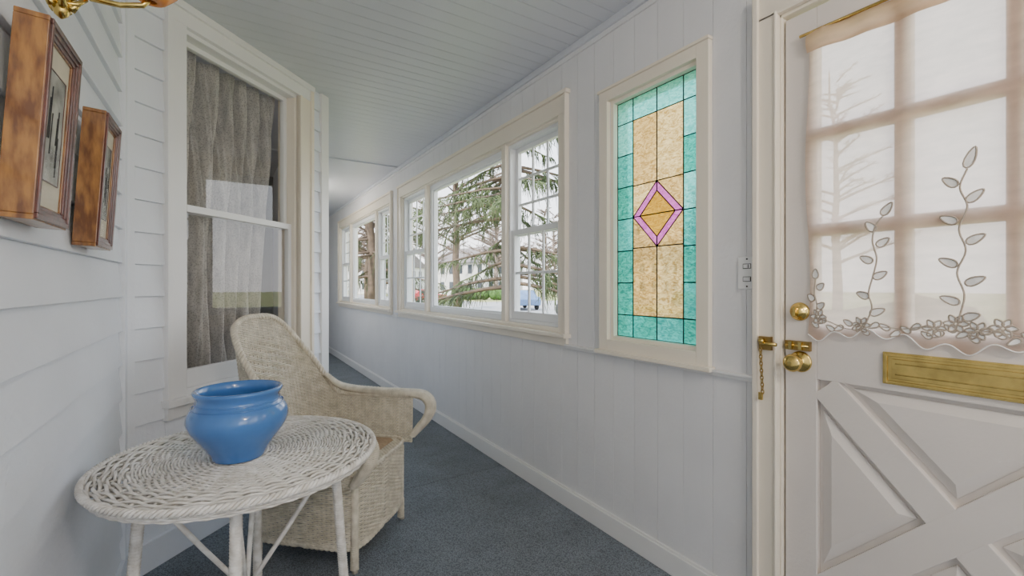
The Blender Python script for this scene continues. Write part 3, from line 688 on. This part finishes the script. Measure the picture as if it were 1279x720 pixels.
# ---------------------------------------------------------------- exterior
GZ=-.55
mb=MB(); mb.box(1.9,160,-60,200,GZ-.2,GZ-.001,'grass'); mb.done('lawn')
mb=MB(); mb.box(12,24,-60,140,GZ,GZ+.01,'asph'); mb.box(24,80,30,44,GZ,GZ+.012,'asph'); mb.done('driveway')
def tree(name,x,y,h,seed,kind='bare',L=None,tw=1.0,bk='bark'):
    rr=random.Random(seed); mb=MB(); R=h*.018+.03; L=L or h*.36
    wob=[(x+rr.uniform(-.15,.15)*i*.3,y+rr.uniform(-.15,.15)*i*.3,GZ+h*i/8) for i in range(9)]
    mb.tube(wob,[R*(1-.11*i) for i in range(9)],bk,8)
    nb=75 if kind!='bare' else 46
    for i in range(nb):
        f=rr.uniform(.12 if kind!='bare' else .22,.97); z=GZ+h*f; an=rr.uniform(0,2*PI); l=L*(1.05-f*.85)*rr.uniform(.6,1.1)
        bx=x; by=y; P=[]
        up=(.5 if kind=='bare' else -.05)
        for q in range(7):
            t=q/6; sag=(up*t*l - (.10 if kind=='bare' else .28)*t*t*l+ (.12*l*t**4 if kind!='bare' else 0))
            P.append((bx+math.cos(an)*l*t+rr.uniform(-.06,.06)*t*l*.5,by+math.sin(an)*l*t+rr.uniform(-.06,.06)*t*l*.5,max(GZ+.2,z+sag)))
        mb.tube(P,[(R*.30*(1-f*.5)*(1-.14*q)+.006)*(1+.3*(tw-1)) for q in range(7)],bk,4)
        nt_=16 if kind=='bare' else 40
        for w in range(nt_):
            t=rr.uniform(.2,1); k=min(5,int(t*6)); p=np.array(P[k])*(1-(t*6-k))+np.array(P[k+1])*(t*6-k)
            a2=an+rr.choice((-1,1))*rr.uniform(.4,1.3); l2=l*.30*rr.uniform(.4,1)
            if kind=='bare':
                q1=p+np.array([math.cos(a2)*l2*.5,math.sin(a2)*l2*.5,l2*rr.uniform(-.05,.35)]); q2=q1+np.array([math.cos(a2+rr.uniform(-.6,.6))*l2*.5,math.sin(a2+rr.uniform(-.6,.6))*l2*.5,l2*rr.uniform(-.1,.4)])
                mb.tube([p,q1,q2],[.012*tw,.008*tw,.004*tw],bk,3)
                for v_ in range(3):
                    q3=q1+np.array([rr.uniform(-.3,.3),rr.uniform(-.3,.3),rr.uniform(-.05,.3)])*l2*1.3; mb.tube([q1,q3],[.006*tw,.003*tw],bk,3)
            else:
                dn=rr.uniform(.3,.9)*l2; q1=p+np.array([math.cos(a2)*l2*.4,math.sin(a2)*l2*.4,-dn*.4]); q2=q1+np.array([math.cos(a2)*l2*.2,math.sin(a2)*l2*.2,-dn])
                if q2[2]<GZ+.05: continue
                mb.tube([p,q1,q2],[.014,.022,.006],'needle',3)
                for v_ in range(3):
                    q3=q1+np.array([rr.uniform(-.3,.3)*l2,rr.uniform(-.3,.3)*l2,-rr.uniform(.2,.8)*dn]); mb.tube([q1,q3],[.014,.005],'needle',3)
    return mb.done(name,recalc=False)
tree('spruce_tree',9.0,14.6,13,3,'spruce',L=5.2)
tree('spruce_tree',7.2,27.0,15,5,'spruce',L=5.0)
tree('bare_tree',10.6,22.5,12,6); tree('bare_tree',9.5,37,12,9,tw=2); tree('bare_tree',27,11,13,12,tw=1.5)
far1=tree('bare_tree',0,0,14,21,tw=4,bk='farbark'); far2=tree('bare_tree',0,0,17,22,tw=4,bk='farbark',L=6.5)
fx_=[(9,50,0),(29,50,1),(24,59,2),(18,62,3),(17,74,4),(46,60,5),(50,68,.5),(38,80,1.5),(24,82,2.5),(50,36,3.5),(40,25,4.5),(66,60,.8),(22,96,1.8),(12,66,2.8),(44,76,.3)]
for i,(x_,y_,r_) in enumerate(fx_):
    if i==0: o=far1
    elif i==1: o=far2
    else:
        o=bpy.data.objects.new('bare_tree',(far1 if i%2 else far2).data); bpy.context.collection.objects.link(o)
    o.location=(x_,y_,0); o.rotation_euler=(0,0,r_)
def hedge(name,x,y,l,w,h,n,seed):
    rr=random.Random(seed); mb=MB()
    for i in range(n):
        cx_=x+rr.uniform(-w,w)*.5; cy_=y+rr.uniform(-l,l)*.5; rad=rr.uniform(.35,.6)*h
        ph=[rr.uniform(0,6) for _ in range(3)]
        def f(a,b):
            th=a*2*PI; p_=b*PI; r=rad*(1+.15*math.sin(5*th+ph[0])*math.sin(4*p_+ph[1])); return (cx_+r*math.sin(p_)*math.cos(th),cy_+r*math.sin(p_)*math.sin(th),max(GZ+.002,GZ+h*.5+r*math.cos(p_)))
        mb.grid(f,14,10,'hedge')
    mb.done(name,recalc=False)
hedge('hedge',28,54,8,3,1.5,24,1); hedge('hedge',34,22,8,2,1.2,18,2); hedge('garden_shrub',3.3,1.7,1.6,.6,1.5,9,3)
def car(name,x,y,ang,paint):
    e=empty(name); mb=MB(); c_,s_=math.cos(ang),math.sin(ang)
    def T(s,n,z): return (x+s*c_-n*s_,y+s*s_+n*c_,GZ+.015+z)
    body=[(-2.2,.35),(2.15,.35),(2.25,.6),(2.1,.82),(1.2,.95),(-2.0,.98),(-2.25,.8)]
    mb.prism(body,-.85,.85,paint,T)
    cab=[(1.15,.94),(.45,1.42),(-1.1,1.46),(-1.9,.96)]
    mb.prism(cab,-.72,.72,paint,T)
    win=[(.95,.98),(.40,1.36),(-1.05,1.39),(-1.6,.99)]
    mb.prism(win,-.735,.735,'cglass',T)
    mb.done('body',e,bevel=.06,seg=3)
    mb=MB()
    for s in (-1.4,1.4):
        for n in (-.8,.8): mb.lathe([(.05,-.1),(.30,-.1),(.33,-.07),(.33,.07),(.30,.1),(.05,.1)],T(s,n,.33),'tyre',(-s_,c_,0),20)
    mb.done('wheels',e)
car('car',17.2,44,.3,'red'); car('car',17.5,20.5,1.2,'cwhite'); car('car',19,29,1.3,'blue')
def house(name,x,y,w,l,h,ang):
    e=empty(name); mb=MB(); c_,s_=math.cos(ang),math.sin(ang)
    def T(s,n,z): return (x+s*c_-n*s_,y+s*s_+n*c_,GZ+z)
    mb.box(-w/2,w/2,-l/2,l/2,0,h,'hwhite',T)
    mb.prism([(-w/2-.4,h),(w/2+.4,h),(0,h+w*.32)],-l/2-.4,l/2+.4,'roof',T)
    for n in np.arange(-l/2+1.2,l/2-.5,2.2):
        for z in (1.1,3.8):
            for s in (-w/2-.02,w/2+.02): mb.box(s-.03,s+.03,n-.45,n+.45,z,z+1.4,'cglass',T)
    for s in np.arange(-w/2+1.2,w/2-.5,2.2):
        for z in (1.1,3.8): mb.box(s-.45,s+.45,-l/2-.05,-l/2+.02,z,z+1.4,'cglass',T)
    mb.done('building',e)
house('house',36,68,9,12,5.5,.3); house('house',58,50,9,10,6,.1); house('house',32,105,10,14,6,.5)
# ---------------------------------------------------------------- lights
w=bpy.data.worlds.new('World'); bpy.context.scene.world=w; w.use_nodes=True; nt=w.node_tree
bg=nt.nodes['Background']; tc=nt.nodes.new('ShaderNodeTexCoord'); sp=nt.nodes.new('ShaderNodeSeparateXYZ'); rp=nt.nodes.new('ShaderNodeValToRGB')
nt.links.new(tc.outputs['Generated'],sp.inputs[0]); nt.links.new(sp.outputs['Z'],rp.inputs['Fac']); nt.links.new(rp.outputs[0],bg.inputs['Color'])
rp.color_ramp.elements[0].position=0; rp.color_ramp.elements[0].color=(.99,.98,.99,1); rp.color_ramp.elements[1].position=.6; rp.color_ramp.elements[1].color=(.70,.84,1,1)
bg.inputs['Strength'].default_value=4.0
sl_=bpy.data.lights.new('sun','SUN'); sl_.energy=11; sl_.angle=.03; sl_.color=(1,.92,.80); so=bpy.data.objects.new('sun',sl_); bpy.context.collection.objects.link(so)
so.rotation_euler=Vector((.62,.35,-.72)).to_track_quat('-Z','Y').to_euler()
for (a,b) in WINS:
    l=bpy.data.lights.new('portal','AREA'); l.shape='RECTANGLE'; l.size=b-a; l.size_y=1.19; l.cycles.is_portal=True
    o=bpy.data.objects.new('portal',l); bpy.context.collection.objects.link(o); o.location=(XR+.13,(a+b)/2,1.555); o.rotation_euler=Vector((-1,0,0)).to_track_quat('-Z','Z').to_euler()
def fill_lamp(x,y,p,z=2.2,warm=(1,.90,.78),name='added_fill_lamp'):  # added fill light with an invented pendant fixture around it
    e=empty(name); mb=MB(); mb.lathe([(.06,0),(.06,-.015),(.02,-.03)],(x,y,ZC-.001),'brass',seg=32); mb.tube([(x,y,ZC-.02),(x,y,z+.09)],.004,'brass',8); mb.lathe([(.03,.06),(.035,.09),(.01,.10)],(x,y,z),'brass',seg=24); mb.done('fill_lamp_canopy',e)
    l=bpy.data.lights.new('fill_lamp','POINT'); l.shadow_soft_size=.08; l.energy=p; l.color=warm
    o=bpy.data.objects.new('fill_light',l); bpy.context.collection.objects.link(o); o.location=(x,y,z-.03); o.parent=e
fill_lamp(.6,-.9,48,warm=(1,.88,.74))  # unseen fill behind the camera, added to brighten the porch
fill_lamp(.75,6.2,18)  # added fill for the far end, hidden by the bay
fill_lamp(-1.6,3.6,18,z=1.9,warm=(1,.96,.92))  # added fill inside the room, brightens the lace from behind
# ---------------------------------------------------------------- camera
cd=bpy.data.cameras.new('camera'); cam=bpy.data.objects.new('camera',cd); bpy.context.collection.objects.link(cam)
cd.sensor_width=36; cd.lens=565/1279*36; cam.location=(0,0,H); cam.rotation_euler=(PI/2,0,-math.radians(32.14)); cd.shift_y=-2/1279; cd.clip_start=.02; cd.clip_end=500
bpy.context.scene.camera=cam
